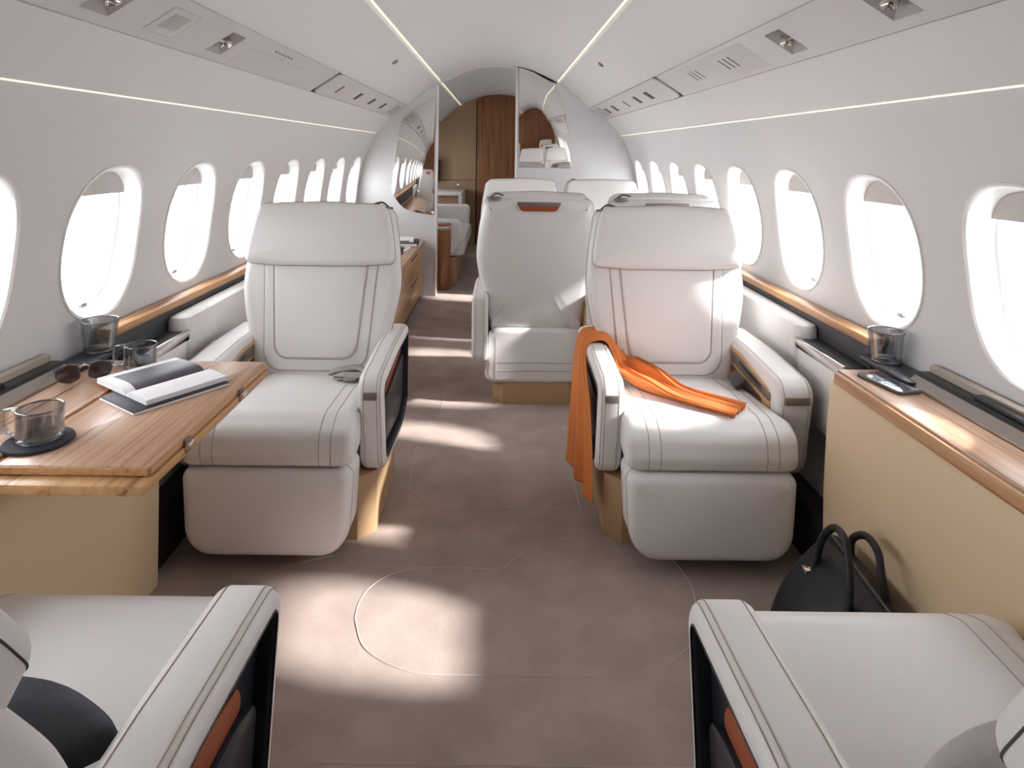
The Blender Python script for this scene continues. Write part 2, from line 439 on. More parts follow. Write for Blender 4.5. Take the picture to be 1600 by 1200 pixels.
def holed_panel(sx, y0, y1, lights, s=.050):
    f = onp(sx); um = PL*.5; yc = [y0]
    for l in lights: yc += [l-s, l+s]
    yc.append(y1); uc = [.003, um-s, um+s, PL-.003]; V = []; F = []
    for h in (.006, -.012):
        for y in yc:
            for u in uc: V.append(f(Vector((y, u, h))))
    n = len(yc)*4
    for i in range(len(yc)-1):
        for j in range(3):
            if j == 1 and i % 2 == 1: continue
            a = 4*i+j; F.append((a, a+1, a+5, a+4))
    m = 4*(len(yc)-1)
    for i in range(len(yc)-1): F += [(4*i, 4*i+4, n+4*i+4, n+4*i), (4*i+3, 4*i+7, n+4*i+7, n+4*i+3)]
    for j in range(3): F += [(j, j+1, n+j+1, n+j), (m+j, m+j+1, n+m+j+1, n+m+j)]
    return mesh_obj('service_panel', V, F, 'service', ceiling, 30)
for sx in (-1, 1):
    ls = (1.40, 1.98) if sx < 0 else (1.345, 1.83)
    p = holed_panel(sx, Y0+.02, 3.08, ls)
    for y in ls: reading_light(sx, y, p)
    ys = 1.66 if sx < 0 else 1.12
    pan('speaker_grille', sx, ys-.07, ys+.07, .035, PL-.035, .0055, .0075, .008, 'recess' if 0 else 'service', p)
    pan('speaker_mesh', sx, ys-.04, ys+.04, .06, PL-.055, .007, .0082, .003, 'recess', p, .0004)
    if sx < 0:
        for k in range(6): pan('vent_slot', sx, 2.30+.033*k, 2.318+.033*k, PL-.042, PL-.035, .0055, .0066, .001, 'dark_grey', p, .0003)
        pan('mask_door', sx, 2.12, 2.72, .02, PL-.06, .005, .0072, .006, 'service', p, .001)
    else:
        for yy in (2.23, 2.60):
            for k in range(3): pan('vent_slot', sx, yy+.045*k, yy+.060*k if 0 else yy+.045*k+.012, .06, PL-.055, .0055, .0068, .001, 'dark_grey', p, .0003)
        pan('mask_door', sx, 2.05, 2.75, .02, PL-.02, .004, .0064, .006, 'service', p, .001)
    p = pan('service_panel', sx, 3.12, 5.36, .004, PL-.004, -.004, .008, .06, 'service', ceiling, .004)
    for yy, l in ((3.38, .012), (3.80, .05), (4.20, .05), (4.60, .05)) if sx < 0 else ((3.50, .06), (3.80, .05), (4.15, .012), (4.55, .05), (4.85, .06)):
        pan('reading_lamp', sx, yy, yy+l, .05, PL-.06, .007, .013, .004, 'dark_grey' if l > .02 else 'plate', p, .001)
    pan('vent_plate', sx, 5.0, 5.25, .03, PL-.03, .007, .010, .004, 'recess', p, .001)
    g = lathe_geo([(0, .004), (.016, .004), (.020, 0), (.020, -.004)], n=16)
    bx, bz = .60, 1.752
    mesh_obj('smoke_sensor', [Vector((sx*(bx+v[0]*.78-v[2]*.6), 3.75+v[1], bz-v[0]*.6-v[2]*.78)) for v in g[0]], g[1], 'plate', ceiling, 40)

# mirror partitions
def ceil_z(x):
    x = abs(x)
    for (xa, za), (xb, zb_) in zip(CP[:-1], CP[1:]):
        if xb <= x <= xa and xa > xb: return zb_+(za-zb_)*(x-xb)/(xa-xb)
    return CP[-1][1]
def partition(name, sx, xi):
    pts = [(xi, 0)]
    xs = [abs(xi)+(1.04-abs(xi))*k/16 for k in range(17)]
    pts += [(sx*x, ceil_z(x)-.001) for x in xs]
    for k in range(1, 13):
        z = ZT-(ZT-.55)*k/12; pts.append((sx*(wallx(z)-.001), z))
    pts += [(sx*1.11, .3), (sx*1.0, 0)]
    o = slab(name, [Vector(q) for q in pts], YP, YP+.035, 'wall', None, bev=(0, 0), smooth=30)
    tag(o, kind='structure'); return o
pl = partition('wall_partition_left', -1, -.525); pr = partition('wall_partition_right', 1, .155)
slab('mirror', round_poly([(-.540, 1.70, .02), (-.70, 1.60, .1), (-.83, 1.49, .1), (-.865, 1.25, .3), (-.905, .88, .14), (-.80, .73, .2), (-.540, .685, .02)], 8), YP-.008, YP-.001, 'mirror', pl, bev=(.001, .001))
slab('mirror', round_poly([(.172, 1.955, .005), (.30, 1.912, .05), (.49, 1.80, .12), (.560, 1.62, .2), (.595, 1.38, .3), (.625, 1.10, .01), (.172, 1.10, .005)], 8), YP-.008, YP-.001, 'mirror', pr, bev=(.001, .001))
box('edge_strip', -.527, -.512, YP-.012, YP+.045, 0, 1.80, 'plastic', pl, .003)
box('edge_strip', .145, .160, YP-.012, YP+.045, 0, 1.955, 'plastic', pr, .003)
# arch rib over the opening
V = []; F = []; xs = [-.50+1.0*k/24 for k in range(25)]
for x in xs: V += [(x, YP, ceil_z(x)-.001), (x, YP, ceil_z(x)-.018), (x, YP+.05, ceil_z(x)-.018), (x, YP+.05, ceil_z(x)-.001)]
for i in range(24):
    for k in range(4): F.append((4*i+k, 4*i+(k+1) % 4, 4*i+4+(k+1) % 4, 4*i+4+k))
struct('trim_9', V, F, 'ceiling', smooth=30)

# aft wall, forward bulkhead
def cross(name, y0, y1, mat):
    pts = [(x, z) for x, z in prof]
    for k in range(1, 13): z = ZT-(ZT-.55)*k/12; pts.append((wallx(z), z))
    pts += [(1.11, .3), (1.0, 0), (-1.0, 0), (-1.11, .3)]
    for k in range(11, 0, -1): z = ZT-(ZT-.55)*k/12; pts.append((-wallx(z), z))
    o = slab(name, [Vector(q) for q in pts], y0, y1, mat, None, bev=(0, 0), smooth=30); tag(o, kind='structure'); return o
aft = cross('wall_aft', Y1, Y1+.05, 'beige')
fwd = cross('wall_forward', Y0-.05, Y0, 'walnut_v')
d1 = bpy.data.objects.new('door_1', None); COL.objects.link(d1); tag(d1, kind='structure'); d1.location = (0, Y1, 0)
slab('door_leaf', [Vector(q) for q in [(-.285, .02), (.40, .02), (.40, 1.872)]+[(.40-.685*k/12, ceil_z(.40-.685*k/12)-.004) for k in range(1, 13)]], -.03, -.002, 'walnut_v', d1, bev=(.003, .003))
box('panel_joint', -1.0, -.29, Y1-.003, Y1, .850, .856, 'gap', aft, 0, 0)
lt = lathe_geo([(.012, 0), (.026, 0), (.030, .006), (.026, .012), (.012, .008)], n=20)
mesh_obj('ring_latch', [Vector((-.545+v[0], Y1-.002-v[2], .80+v[1])) for v in lt[0]], lt[1], 'chrome', aft, 40)
box('panel_joint', -.30, -.286, Y1-.004, Y1, .02, 1.90, 'gap', aft, 0, 0)

# ------------------------------------------------------------------ side consoles by the foreground seats
def console(sx, xin, xbot, label, y_end):
    t = thing('side_console', label, 'console', (0, 0, 0))
    ya = Y0+.02
    # leather body: cross section extruded along y, rounded aft end
    xo = 1.125
    fp = round_poly([(xin, ya, .01), (xo, ya, .01), (xo, y_end, .01), (xin, y_end, .05)], 8)
    fp = [Vector((q.x, q.y)) for q in fp]
    V = []; F = []; m = len(fp)
    hs = [(0.0, xbot-.0), (.06, xbot-.0), (.30, xbot), (.50, xbot+.35*(xin-xbot)), (.585, xbot+.7*(xin-xbot)), (.612, xbot+(xin-xbot)+.003), (.620, xin+.012)]
    for z, xi in hs:
        for q in fp:
            k = (xo-q.x)/(xo-xin); lim = xo if z > .36 else (1.105 if z > .29 else (1.055 if z > .1 else .99))
            x = xo+(xi-xo)*k; V.append(Vector((sx*min(x, lim+.0*k), q.y, z+.0)))
    for i in range(len(hs)-1):
        for j in range(m): k = (j+1) % m; F.append((i*m+j, i*m+k, (i+1)*m+k, (i+1)*m+j))
    F.append(tuple(range(m))); F.append(tuple((len(hs)-1)*m+j for j in range(m)))
    mesh_obj('body', V, F, 'tan', t, 40)
    g = slab_geo(round_poly([(ya, 0, .004), (y_end-.03, 0, .004), (y_end-.05, .02, .004), (ya, .02, .004)], 3), 0, .01, bev=(0, 0), ax='yz')
    # ledge
    box('ledge', min(sx*(xin+.002), sx*1.098), max(sx*(xin+.002), sx*1.098), ya, y_end-.05, .618, .640, 'walnut', t, .006, .008)
    box('ledge_edge', min(sx*(xin-.008), sx*(xin+.006)), max(sx*(xin-.008), sx*(xin+.006)), ya, y_end-.055, .600, .634, 'edge_wood', t, .004)
    # sloping brushed strip, black channel, pale rear strip
    def stripg(pts): return slab_geo([Vector(p) for p in pts], ya, y_end-.16, bev=(0, 0), ax='xz')
    mesh_obj('metal_strip', *stripg([(sx*1.098, .625), (sx*1.100, .644), (sx*1.122, .664), (sx*1.128, .660), (sx*1.110, .625)]), 'metal', t, 30)
    mesh_obj('channel', *stripg([(sx*1.112, .630), (sx*1.124, .661), (sx*1.130, .672), (sx*1.160, .672), (sx*1.160, .630)]), 'black', t, 30)
    mesh_obj('rear_strip', *stripg([(sx*1.160, .630), (sx*1.160, .688), (sx*1.174, .692), (sx*1.174, .630)]), M['rear_strip'], t, 30)
    box('screen_housing', min(sx*1.134, sx*1.158), max(sx*1.134, sx*1.158), .95, 1.50, .668, .684, 'black', t, .004)
    # cup tray in the aft corner
    box('cup_tray', min(sx*1.085, sx*1.172), max(sx*1.085, sx*1.172), y_end-.19, y_end+.05, .636, .652, 'black', t, .005, .02)
    return t
console(-1, .935, .935, 'tan leather side console under the fold-out wooden table', 1.85)
console(1, .970, .945, 'tan leather side console with wooden ledge beside the black bag', 1.85)

# aft side ledges beside the facing seats: cream box, charcoal tray, wood rail
def side_ledge(sx, label):
    t = thing('side_ledge', label, 'ledge')
    def bx(nm, x0, x1, *a, **k): return box(nm, min(sx*x0, sx*x1), max(sx*x0, sx*x1), *a, **k)
    bx('armrest_box', 1.045, 1.128, 2.20, 2.98, .40, .655, 'leather', t, b=.02, r=.03)
    bx('lower_panel', 1.045, 1.10, 1.905, 2.195, .36, .585, 'leather', t, b=.01)
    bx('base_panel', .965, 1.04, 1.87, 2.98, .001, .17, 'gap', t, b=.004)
    bx('tray', 1.052, 1.125, 1.91, 2.21, .585, .607, 'charcoal', t, b=.008, r=.015)
    bx('tray_rim', 1.046, 1.056, 1.905, 2.21, .575, .612, 'chrome', t, b=.002)
    bx('back_panel', 1.126, 1.150, 1.905, 5.40, .50, .672, 'charcoal', t, b=.003)
    bx('rail', 1.118, 1.172, 1.90, 5.42, .672, .698, 'edge_wood', t, b=.006)
    return t
side_ledge(-1, 'cream side ledge with charcoal tray and wood rail, beside the table')
side_ledge(1, 'cream side ledge with charcoal tray and wood rail, beside the scarf seat')

# ------------------------------------------------------------------ seats
def seat_variant(name, label, loc, rz, aisle, recline=11, plinth_dx=0.0, group=None, belt=None, arm=(.082, .118), seams=(-.19, -.155, .155, .19), hinge=.49, bw=1.0):
    """local frame: seat faces -y, front of the cushion at y=0; aisle = +1/-1 side of the thin armrest"""
    t = thing(name, label, 'seat', loc, rz, group)
    # plinth
    pw = .21
    c = .05
    x0, x1 = plinth_dx-pw, plinth_dx+pw
    oc = [(x0+c, .17), (x1-c, .17), (x1, .17+c), (x1, .62-c), (x1-c, .62), (x0+c, .62), (x0, .62-c), (x0, .17+c)]
    slab('plinth', [Vector(q) for q in oc], 0, .20, 'tan_plinth', t, ax='xy', bev=(.002, .002), smooth=20)
    box('seat_pan', -.228, .228, .12, .60, .18, .312, 'leather', t, .01, .03)
    # leg rest
    lr = slab('leg_rest', round_poly([(-.236, .045, .085), (.236, .045, .085), (.250, .300, .03), (-.250, .300, .03)], 8), 0, .15, 'leather', t, ax='xz', bev=(.028, .02), puff=(.006, 0))
    op = offset(ccw(round_poly([(-.236, .045, .085), (.236, .045, .085), (.250, .300, .03), (-.250, .300, .03)], 8)), .0)
    tubes('seam', [[(q.x*1.0005, .045, q.y) for q in op]], .0016, 'seam', lr, closed=True)
    # seat cushion: side profile swept across, soft ends
    cp = round_poly([(.53, .306, .02), (.012, .306, .022), (.0, .345, .05), (.008, .412, .05), (.075, .444, .08), (.30, .436, .3), (.53, .408, .02)], 8)
    def narrow(v):
        k = min(1, max(0, (v.y-.06)/.07)); k = k*k*(3-2*k)
        return Vector((v.x*(1-.085*k), v.y, v.z))
    cu = slab('seat_cushion', cp, -.252, .252, 'leather', t, ax='yz', bev=((.022, .035), (.022, .035)), bs=6, xf=narrow)
    prof_top = [q for q in ccw(cp)]
    lines = []
    def topcurve(x, z_off=.0008):
        pts = []
        for q in cp:
            pts.append(q)
        # keep from front bottom to rear top
        i0 = min(range(len(pts)), key=lambda i: (pts[i].x-.012)**2+(pts[i].y-.31)**2); out = []
        for k in range(len(pts)):
            q = pts[(i0+k) % len(pts)]
            if q.y < .312 and k > 3: break
            out.append((x, q.x, q.y))
            if q.x > .52 and q.y > .4: break
        return out
    for x in seams: lines.append(topcurve(x))
    tubes('stitching', lines, .0014, 'seam', cu)
    tubes('stitching', [[(-.20+.4*k/10, .300-.03*math.cos((k/10-.5)*PI), .4365+.0012) for k in range(11)]], .0013, 'seam', cu) if 0 else None
    # back, built upright then reclined about the hinge
    a = R(recline); hy, hz = hinge, .395
    def tilt(v):
        y, z = v.y, v.z
        return Vector((v.x*bw, hy+y*math.cos(a)+z*math.sin(a), hz-y*math.sin(a)+z*math.cos(a)))
    half = [(.225, -.03), (.240, .06), (.262, .16), (.285, .26), (.296, .34), (.292, .42), (.283, .50), (.270, .575)]
    half = [(p.x, p.y) for p in smooth_path([(x, z, 0) for x, z in half], 4)]
    bo = [(x, z, 0) for x, z in half]+[(.262, .632, .05), (0, .640, .3), (-.262, .632, .05)]+[(-x, z, 0) for x, z in half[::-1]]
    bo[0] = (.225, -.03, .03); bo[-1] = (-.225, -.03, .03)
    bo = round_poly(bo, 5)
    bk = slab('backrest', bo, .0, .125, 'leather', t, ax='xz', bev=((.035, .028), (.06, .05)), puff=(.004, .012), xf=tilt, bs=5)
    # centre panel and surrounding band
    po = round_poly([(-.146, .075, .05), (.146, .075, .05), (.176, .425, .01), (-.176, .425, .01)], 6)
    slab('back_band', round_poly([(-.186, .030, .07), (.186, .030, .07), (.214, .425, .01), (-.214, .425, .01)], 6), -.006, .03, 'leather', bk, ax='xz', bev=(.004, 0), xf=tilt)
    slab('back_panel', po, -.0125, .03, 'leather', bk, ax='xz', bev=(.007, 0), puff=(.006, 0), xf=tilt)
    tubes('stitching', [[tilt(Vector((q.x, -.0068, q.y))) for q in offset(ccw(po), -.004)]], .0018, 'seam', bk, closed=True)
    bo2 = round_poly([(-.186, .030, .07), (.186, .030, .07), (.214, .425, .01), (-.214, .425, .01)], 6)
    tubes('stitching', [[tilt(Vector((q.x, -.002, q.y))) for q in offset(ccw(bo2), -.0015)]], .0018, 'seam', bk, closed=True)
    tubes('piping', [[tilt(Vector((q.x, .066, q.y))) for q in offset(ccw(bo), -.0006)]], .0022, 'seam', bk, closed=True)
    # headrest
    ho = round_poly([(-.284, .418, .026), (-.15, .409, .4), (.15, .409, .4), (.284, .418, .026), (.280, .48, .1), (.264, .57, .03), (.246, .642, .06), (0, .652, .4), (-.246, .642, .06), (-.264, .57, .03), (-.280, .48, .1)], 6)
    hd = slab('headrest', ho, -.048, .075, 'leather', t, ax='xz', bev=((.026, .028), (.02, .02)), puff=(.008, 0), xf=tilt, bs=5)
    tubes('piping', [[tilt(Vector((q.x, -.022, q.y))) for q in offset(ccw(ho), -.0002)]], .0011, 'stitch_dark', hd, closed=True)
    # rear: shroud, grab recess, belt guide
    sh = slab('rear_shroud', round_poly([(-.255, .105, .045), (.255, .105, .045), (.232, .372, .05), (-.232, .372, .05)], 6), .52, .632, 'leather', t, ax='xz', bev=(.01, (.022, .022)))
    for zz, hh in ((.205, .003), (.165, .003)): box('panel_joint', -.19, .19, .628, .6335, zz, zz+hh, 'seam', sh, 0, 0)
    for xx in (-.20, .197): box('panel_joint', xx, xx+.003, .628, .6335, .13, .33, 'seam', sh, 0, 0)
    gh = slab('grab_recess', round_poly([(-.105, .628, .006), (.105, .628, .006), (.085, .588, .025), (-.085, .588, .025)], 5), .120, .1375, 'orange_leather', bk, ax='xz', bev=(0, .003), xf=tilt)
    slab('grab_bar', round_poly([(-.105, .632, .004), (.105, .632, .004), (.10, .612, .006), (-.10, .612, .006)], 4), .128, .1395, 'plate', bk, ax='xz', bev=(0, .003), xf=tilt)
    for s in (aisle,):
        g = lathe_geo([(0, 0), (.020, 0), (.026, .004), (.024, .010), (.014, .012), (0, .010)], n=18)
        mesh_obj('belt_guide', [tilt(Vector((s*.215+v[0]*1.4, .085+v[1], .634+v[2]*.9))) for v in g[0]], g[1], 'plate', bk, 40)
    tubes('belt_loop', [[tilt(Vector(p)) for p in smooth_path([(s*.235, .07, .640), (s*.205, .085, .662), (s*.17, .09, .655)], 5)] for s in (aisle,)], .004, 'dark_grey', bk)
    # armrests
    for s in (-1, 1):
        th = arm[0] if s == aisle else arm[1]
        if not th: continue
        xi = .236; xo = xi+th
        ol = ccw(round_poly([(.180, .205, .08), (.112, .530, .055), (.42, .552, .25), (.70, .552, .03), (.70, .235, .05), (.56, .185, .1)], 8))
        hole = offset(ol, .032)
        n = len(ol); V = []; F = []; b = .024; bs = 4
        seq = []
        for k in range(bs+1): q = (k/bs)*PI/2; seq.append((offset(ol, b*(1-math.sin(q))), xi+b*(1-math.cos(q))))
        for k in range(bs, -1, -1): q = (k/bs)*PI/2; seq.append((offset(ol, b*(1-math.sin(q))), xo-b*(1-math.cos(q))))
        seq.append((hole, xo)); seq.append((offset(ol, .034), xo-.004)); seq.append((offset(ol, .034), xo-.034))
        for q, w in seq: V += [Vector((s*w, p.x, p.y)) for p in q]
        for i in range(len(seq)-1):
            for j in range(n): k = (j+1) % n; F.append((i*n+j, i*n+k, (i+1)*n+k, (i+1)*n+j))
        F.append(tuple(range(n))); F.append(tuple((len(seq)-1)*n+j for j in range(n)))
        ar = mesh_obj('armrest', V, F, 'leather', t, 50)
        # dark pocket with rust lining on the outer face
        def side(nm, outl, w0, w1, mat, bev=.002): 
            V2, F2 = slab_geo(outl, w0, w1, bev=(0, bev), ax='yz', bs=2)
            return mesh_obj(nm, [Vector((s*v.x, v.y, v.z)) for v in V2], F2, mat, ar, 40)
        side('pocket_lining', offset(ol, .0345), xo-.033, xo-.028, 'navy', .001)
        rim = [(offset(ol, .0325), xo+.0005), (offset(ol, .036), xo-.002), (offset(ol, .0375), xo-.008), (offset(ol, .0375), xo-.030)]
        mesh_obj('pocket_rim', [Vector((s*w, p.x, p.y)) for q, w in rim for p in q], [(i*n+j, i*n+(j+1) % n, (i+1)*n+(j+1) % n, (i+1)*n+j) for i in range(3) for j in range(n)], 'navy', ar, 50)
        side('rust_strip', round_poly([(.235, .405, .02), (.64, .452, .01), (.64, .485, .01), (.40, .478, .05), (.255, .447, .02)], 4), xo-.026, xo-.0235, 'orange_leather', .001)
        side('pocket_front', round_poly([(.225, .270, .03), (.20, .385, .03), (.27, .408, .05), (.64, .447, .01), (.64, .29, .03), (.55, .245, .05)], 5), xo-.026, xo-.014, 'navy', .004)
        tubes('pocket_piping', [[(s*(xo-.0005), q.x, q.y) for q in offset(ol, .0335)]], .0022, 'black', ar, closed=True)
        st = [q for q in ol if q.y > .24 and q.x < .68]
        def top_part(off, w): 
            return [(s*w, q.x, q.y) for q in offset(ol, off)]
        tubes('stitching', [top_part(.0001, xo-.020), top_part(.0041, xo-.010), top_part(.0001, xi+.020)], .0008, 'stitch', ar, closed=True, n=5)
        V2, F2 = slab_geo(round_poly([(xi+.022, .462, .004), (xo-.018, .462, .004), (xo-.018, .486, .004), (xi+.022, .486, .004)], 3), .1195, .135, bev=(.002, 0), ax='xz', bs=2)
        mesh_obj('armrest_plate', [Vector((s*v.x, v.y, v.z)) for v in V2], F2, 'plate', ar, 40)
        if s != aisle:
            # window-side inner face: oak frame, taupe controls strip, dark stowage
            def inner(nm, outl, w0, w1, mat):
                V2, F2 = slab_geo(outl, w0, w1, bev=(.0015, 0), ax='yz', bs=2)
                return mesh_obj(nm, [Vector((s*v.x, v.y, v.z)) for v in V2], F2, mat, ar, 40)
            inner('oak_frame', round_poly([(.195, .30, .03), (.175, .485, .03), (.42, .525, .2), (.68, .525, .02), (.68, .30, .02)], 5), xi-.003, xi+.004, 'tan_wood')
            inner('control_strip', round_poly([(.178, .452, .006), (.176, .478, .006), (.42, .512, .2), (.675, .512, .006), (.675, .484, .006)], 4), xi-.006, xi, 'plate')
            inner('control_slot', round_poly([(.24, .472, .004), (.24, .484, .004), (.43, .502, .004), (.43, .490, .004)], 3), xi-.0075, xi-.004, 'black')
            inner('stowage', round_poly([(.24, .33, .01), (.24, .44, .02), (.55, .465, .02), (.55, .33, .01)], 4), xi-.0055, xi, 'dark_grey')
            inner('stowage_lining', round_poly([(.43, .36, .01), (.43, .445, .01), (.54, .455, .01), (.54, .36, .01)], 4), xi-.0075, xi-.004, 'orange_leather')
    # belt
    if belt == 'webbing':
        s = aisle
        w = []
        for k in range(3):
            pth = smooth_path([(s*.235, .44, .425+.006*k), (s*(.19), .40-.02*k, .437+.010*k), (s*(.13-.02*k), .38+.015*k, .430+.008*k), (s*(.11-.01*k), .41, .428+.012*k), (s*(.17), .43, .436+.012*k), (s*.21, .39, .432+.012*k)], 5)
            V = []; F = []
            for p in pth: V += [p+Vector((0, -.016, -.004)), p+Vector((0, .016, .004))]
            for i in range(len(pth)-1): F.append((2*i, 2*i+1, 2*i+3, 2*i+2))
            w.append((V, F))
        o = mesh_obj('seat_belt', *join_geo(*w), 'belt', t, 60, recalc=False)
        md = o.modifiers.new('thick', 'SOLIDIFY'); md.thickness = .002
        box('belt_buckle', s*.16-.022, s*.16+.022, .355, .395, .436, .452, 'metal', t, .004)
    elif belt == 'buckle':
        s = -aisle
        V, F = slab_geo(round_poly([(-.022, -.030, .008), (.022, -.030, .008), (.022, .030, .012), (-.022, .030, .012)], 4), -.012, .012, bev=(.004, .004), ax='xy')
        rt = Matrix.Rotation(R(-35), 3, 'Y') @ Matrix.Rotation(R(25), 3, 'X')
        mesh_obj('belt_buckle', [rt @ v+Vector((s*.190, .345, .462)) for v in V], F, 'dark_grey', t, 40)
        pth = smooth_path([(s*.19, .365, .455), (s*.215, .41, .436), (s*.235, .46, .425)], 5)
        V = []; F = []
        for p in pth: V += [p+Vector((-.018, 0, .004)), p+Vector((.018, 0, .004))]
        for i in range(len(pth)-1): F.append((2*i, 2*i+1, 2*i+3, 2*i+2))
        o = mesh_obj('seat_belt', V, F, 'belt', t, 60, recalc=False); md = o.modifiers.new('thick', 'SOLIDIFY'); md.thickness = .002
    return t
SX = .654
seat_variant('cabin_seat', 'cream leather seat with folded grey belt, facing the wooden table', (-SX, 1.86, 0), 0, 1, 11, .075, belt='webbing')
seat_variant('cabin_seat', 'cream leather seat with an orange scarf over its armrest', (SX, 1.86, 0), 0, -1, 11, -.075, belt='buckle')
seat_variant('cabin_seat', 'reclined cream leather seat holding a dark grey wool cushion', (-.668, 1.195, 0), PI, -1, 33, 0, arm=(.10, 0), seams=(.19,), hinge=.40, bw=.95)
seat_variant('cabin_seat', 'reclined cream leather seat holding a light grey knitted cushion', (.668, 1.175, 0), PI, 1, 27, 0, arm=(.10, 0), seams=(-.19, -.155), hinge=.518, bw=.95)
s5 = seat_variant('cabin_seat', 'cream leather seat turned away on the aisle, rust grab recess in its back', (.206, 3.76, 0), PI, 1, 9, 0, arm=(.078, .056))
s6 = copy_tree(s5); s6.location = (.818, 3.76, 0); s6['label'] = 'cream leather seat turned away, directly behind the scarf seat by the windows'
s7 = seat_variant('cabin_seat', 'cream leather seat on the aisle in front of the mirror partition', (.175, 4.18, 0), 0, -1, 10, 0, arm=(.056, .056))
s8 = copy_tree(s7); s8.location = (.777, 4.18, 0); s8['label'] = 'cream leather seat by the windows in front of the mirror partition'

# ------------------------------------------------------------------ fold-out table
tb = thing('folding_table', 'striped walnut fold-out table holding an open book and a mug', 'table', (-.78, 1.5, .6))
def tl(nm, x0, x1, y0, y1, z0, z1, mat, b=.003, r=None): return box(nm, x0+.78, x1+.78, y0-1.5, y1-1.5, z0-.6, z1-.6, mat, tb, b, r)
tl('upper_leaf', -.922, -.632, 1.20, 1.80, .622, .640, 'walnut', .0035)
tl('lower_leaf', -.922, -.625, 1.168, 1.80, .600, .6195, 'lip_wood', .003)
tl('leaf_edge', -.633, -.6285, 1.202, 1.798, .624, .637, 'edge_wood', .0005, 0)
tl('leaf_edge', -.920, -.634, 1.197, 1.2008, .624, .637, 'edge_wood', .0005, 0)
for y in (1.335, 1.61):
    h = tl('hinge', -.632, -.622, y-.013, y+.013, .606, .634, 'bronze', .002)
    g = tube_geo([(.160, y-1.5-.013, .020), (.160, y-1.5+.013, .020)], .0055, 10); mesh_obj('hinge_pin', g[0], g[1], 'chrome', h, 50)
tl('support_arm', -.90, -.70, 1.45, 1.50, .580, .600, 'metal')

# ------------------------------------------------------------------ things on table and ledges
def mug(name, label, x, y, z, rad, h, handle_ang, drink, flare=0):
    t = thing(name, label, 'mug' if handle_ang is not None else 'glass', (x, y, z))
    w = .003
    r0 = rad*(1-flare)
    pr_ = [(r0*.90, 0), (r0*.98, .002), (r0, .008), (rad, h), (rad-w*.5, h+.001), (rad-w, h), (r0-w, .011), (r0*.8, .008), (0, .008)]
    g = lathe_geo([(0, 0)]+pr_, n=36); mesh_obj('glass_body', g[0], g[1], 'smoke', t, 40)
    for rr_, zz_ in ((rad-w*.5, h), (r0*.95, .004)): tubes('rim', [[(rr_*math.cos(2*PI*k/40), rr_*math.sin(2*PI*k/40), zz_) for k in range(40)]], .0019, 'smoke_rim', t, closed=True)
    if drink: 
        rd = r0-w*1.3; g = lathe_geo([(0, .010), (rd, .0105), (rd+ (rad-r0)*drink/h, drink), (0, drink)], n=36); mesh_obj('drink', g[0], g[1], 'drink', t, 40)
    if handle_ang is not None:
        c, s = math.cos(handle_ang), math.sin(handle_ang)
        pts = [(rad-.001, h*.93), (rad+.026, h*.93), (rad+.030, h*.80), (rad+.030, h*.25), (rad+.024, h*.12), (rad-.001, h*.12)]
        V = []; F = []; rg = []
        for r_, z_ in pts:
            for dy in (-.010, .010): rg.append(Vector((r_*c-dy*s, r_*s+dy*c, z_)))
        V = rg; F = [(2*i, 2*i+1, 2*i+3, 2*i+2) for i in range(len(pts)-1)]
        o = mesh_obj('handle', V, F, 'smoke', t, 40, recalc=False); md = o.modifiers.new('thick', 'SOLIDIFY'); md.thickness = .003
    return t
cst = slab('coaster', [Vector((-.905+.062*math.cos(2*PI*k/40), 1.292+.062*math.sin(2*PI*k/40))) for k in range(40)], .6403, .6475, 'felt', None, ax='xy', bev=(.002, .002))
tag(cst, 'round dark felt coaster under the smoked glass mug', 'coaster')
mug('glass_mug', 'smoked glass mug with dark drink on a round coaster', -.905, 1.295, .6478, .042, .062, PI, .030)
mug('glass_mug', 'smoked glass mug standing behind the open book', -.955, 1.745, .6403, .040, .060, PI, .022)
mug('tumbler', 'smoked glass tumbler on black tray near the sunglasses', -1.127, 1.84, .6523, .050, .088, None, 0, .22)
mug('tumbler', 'smoked glass tumbler on black tray near the phone', 1.130, 1.83, .6523, .048, .088, None, 0, .18)

ang = R(55.6); ux = Vector((math.cos(ang), math.sin(ang), 0)); uy = Vector((-math.sin(ang), math.cos(ang), 0))
nb = thing('notebook', 'dark closed notebook with white edge under the open book', 'notebook', (-.79, 1.568, .6403), ang)
box('cover', -.118, .118, -.080, .080, .0, .0012, 'paper', nb, 0, 0)
box('page_block', -.117, .117, -.079, .079, .0012, .0045, 'paper', nb, .0005, 0)
box('front_cover', -.1175, .1175, -.0795, .0795, .0045, .0068, 'cover', nb, .0006, .002)
ob = thing('open_book', 'open book with grey photograph on its left page, lying on notebook', 'book', (-.805, 1.60, .6473), ang)
def pages(nm, sgn, w, h0, hpeak, L):
    K = 16; V = []; F = []
    top = []
    for k in range(K+1):
        t = k/K; v = sgn*w*t
        z = .003+hpeak*(1-math.exp(-7*t))*(1-.45*t)
        top.append((v, z))
    for x in (-L/2, L/2):
        for v, z in top: V.append(Vector((x, v, z)))
        for v, z in top: V.append(Vector((x, v*(1.0), .0005)))
    m = K+1
    for k in range(K):
        F.append((k, k+1, 2*m+k+1, 2*m+k))
        F.append((m+k, 2*m+m+k, 2*m+m+k+1, m+k+1))
        F.append((k, m+k, m+k+1, k+1)); F.append((2*m+k, 2*m+k+1, 3*m+k+1, 3*m+k))
    F.append((K, m+K, 3*m+K, 2*m+K)); F.append((0, 2*m, 3*m, m))
    o = mesh_obj(nm, V, F, 'paper', ob, 40)
    return o, top
pgl, topl = pages('page_block', 1, .145, .006, .018, .20)
pgr, topr = pages('page_block', -1, .095, .006, .016, .20)
V = []; F = []
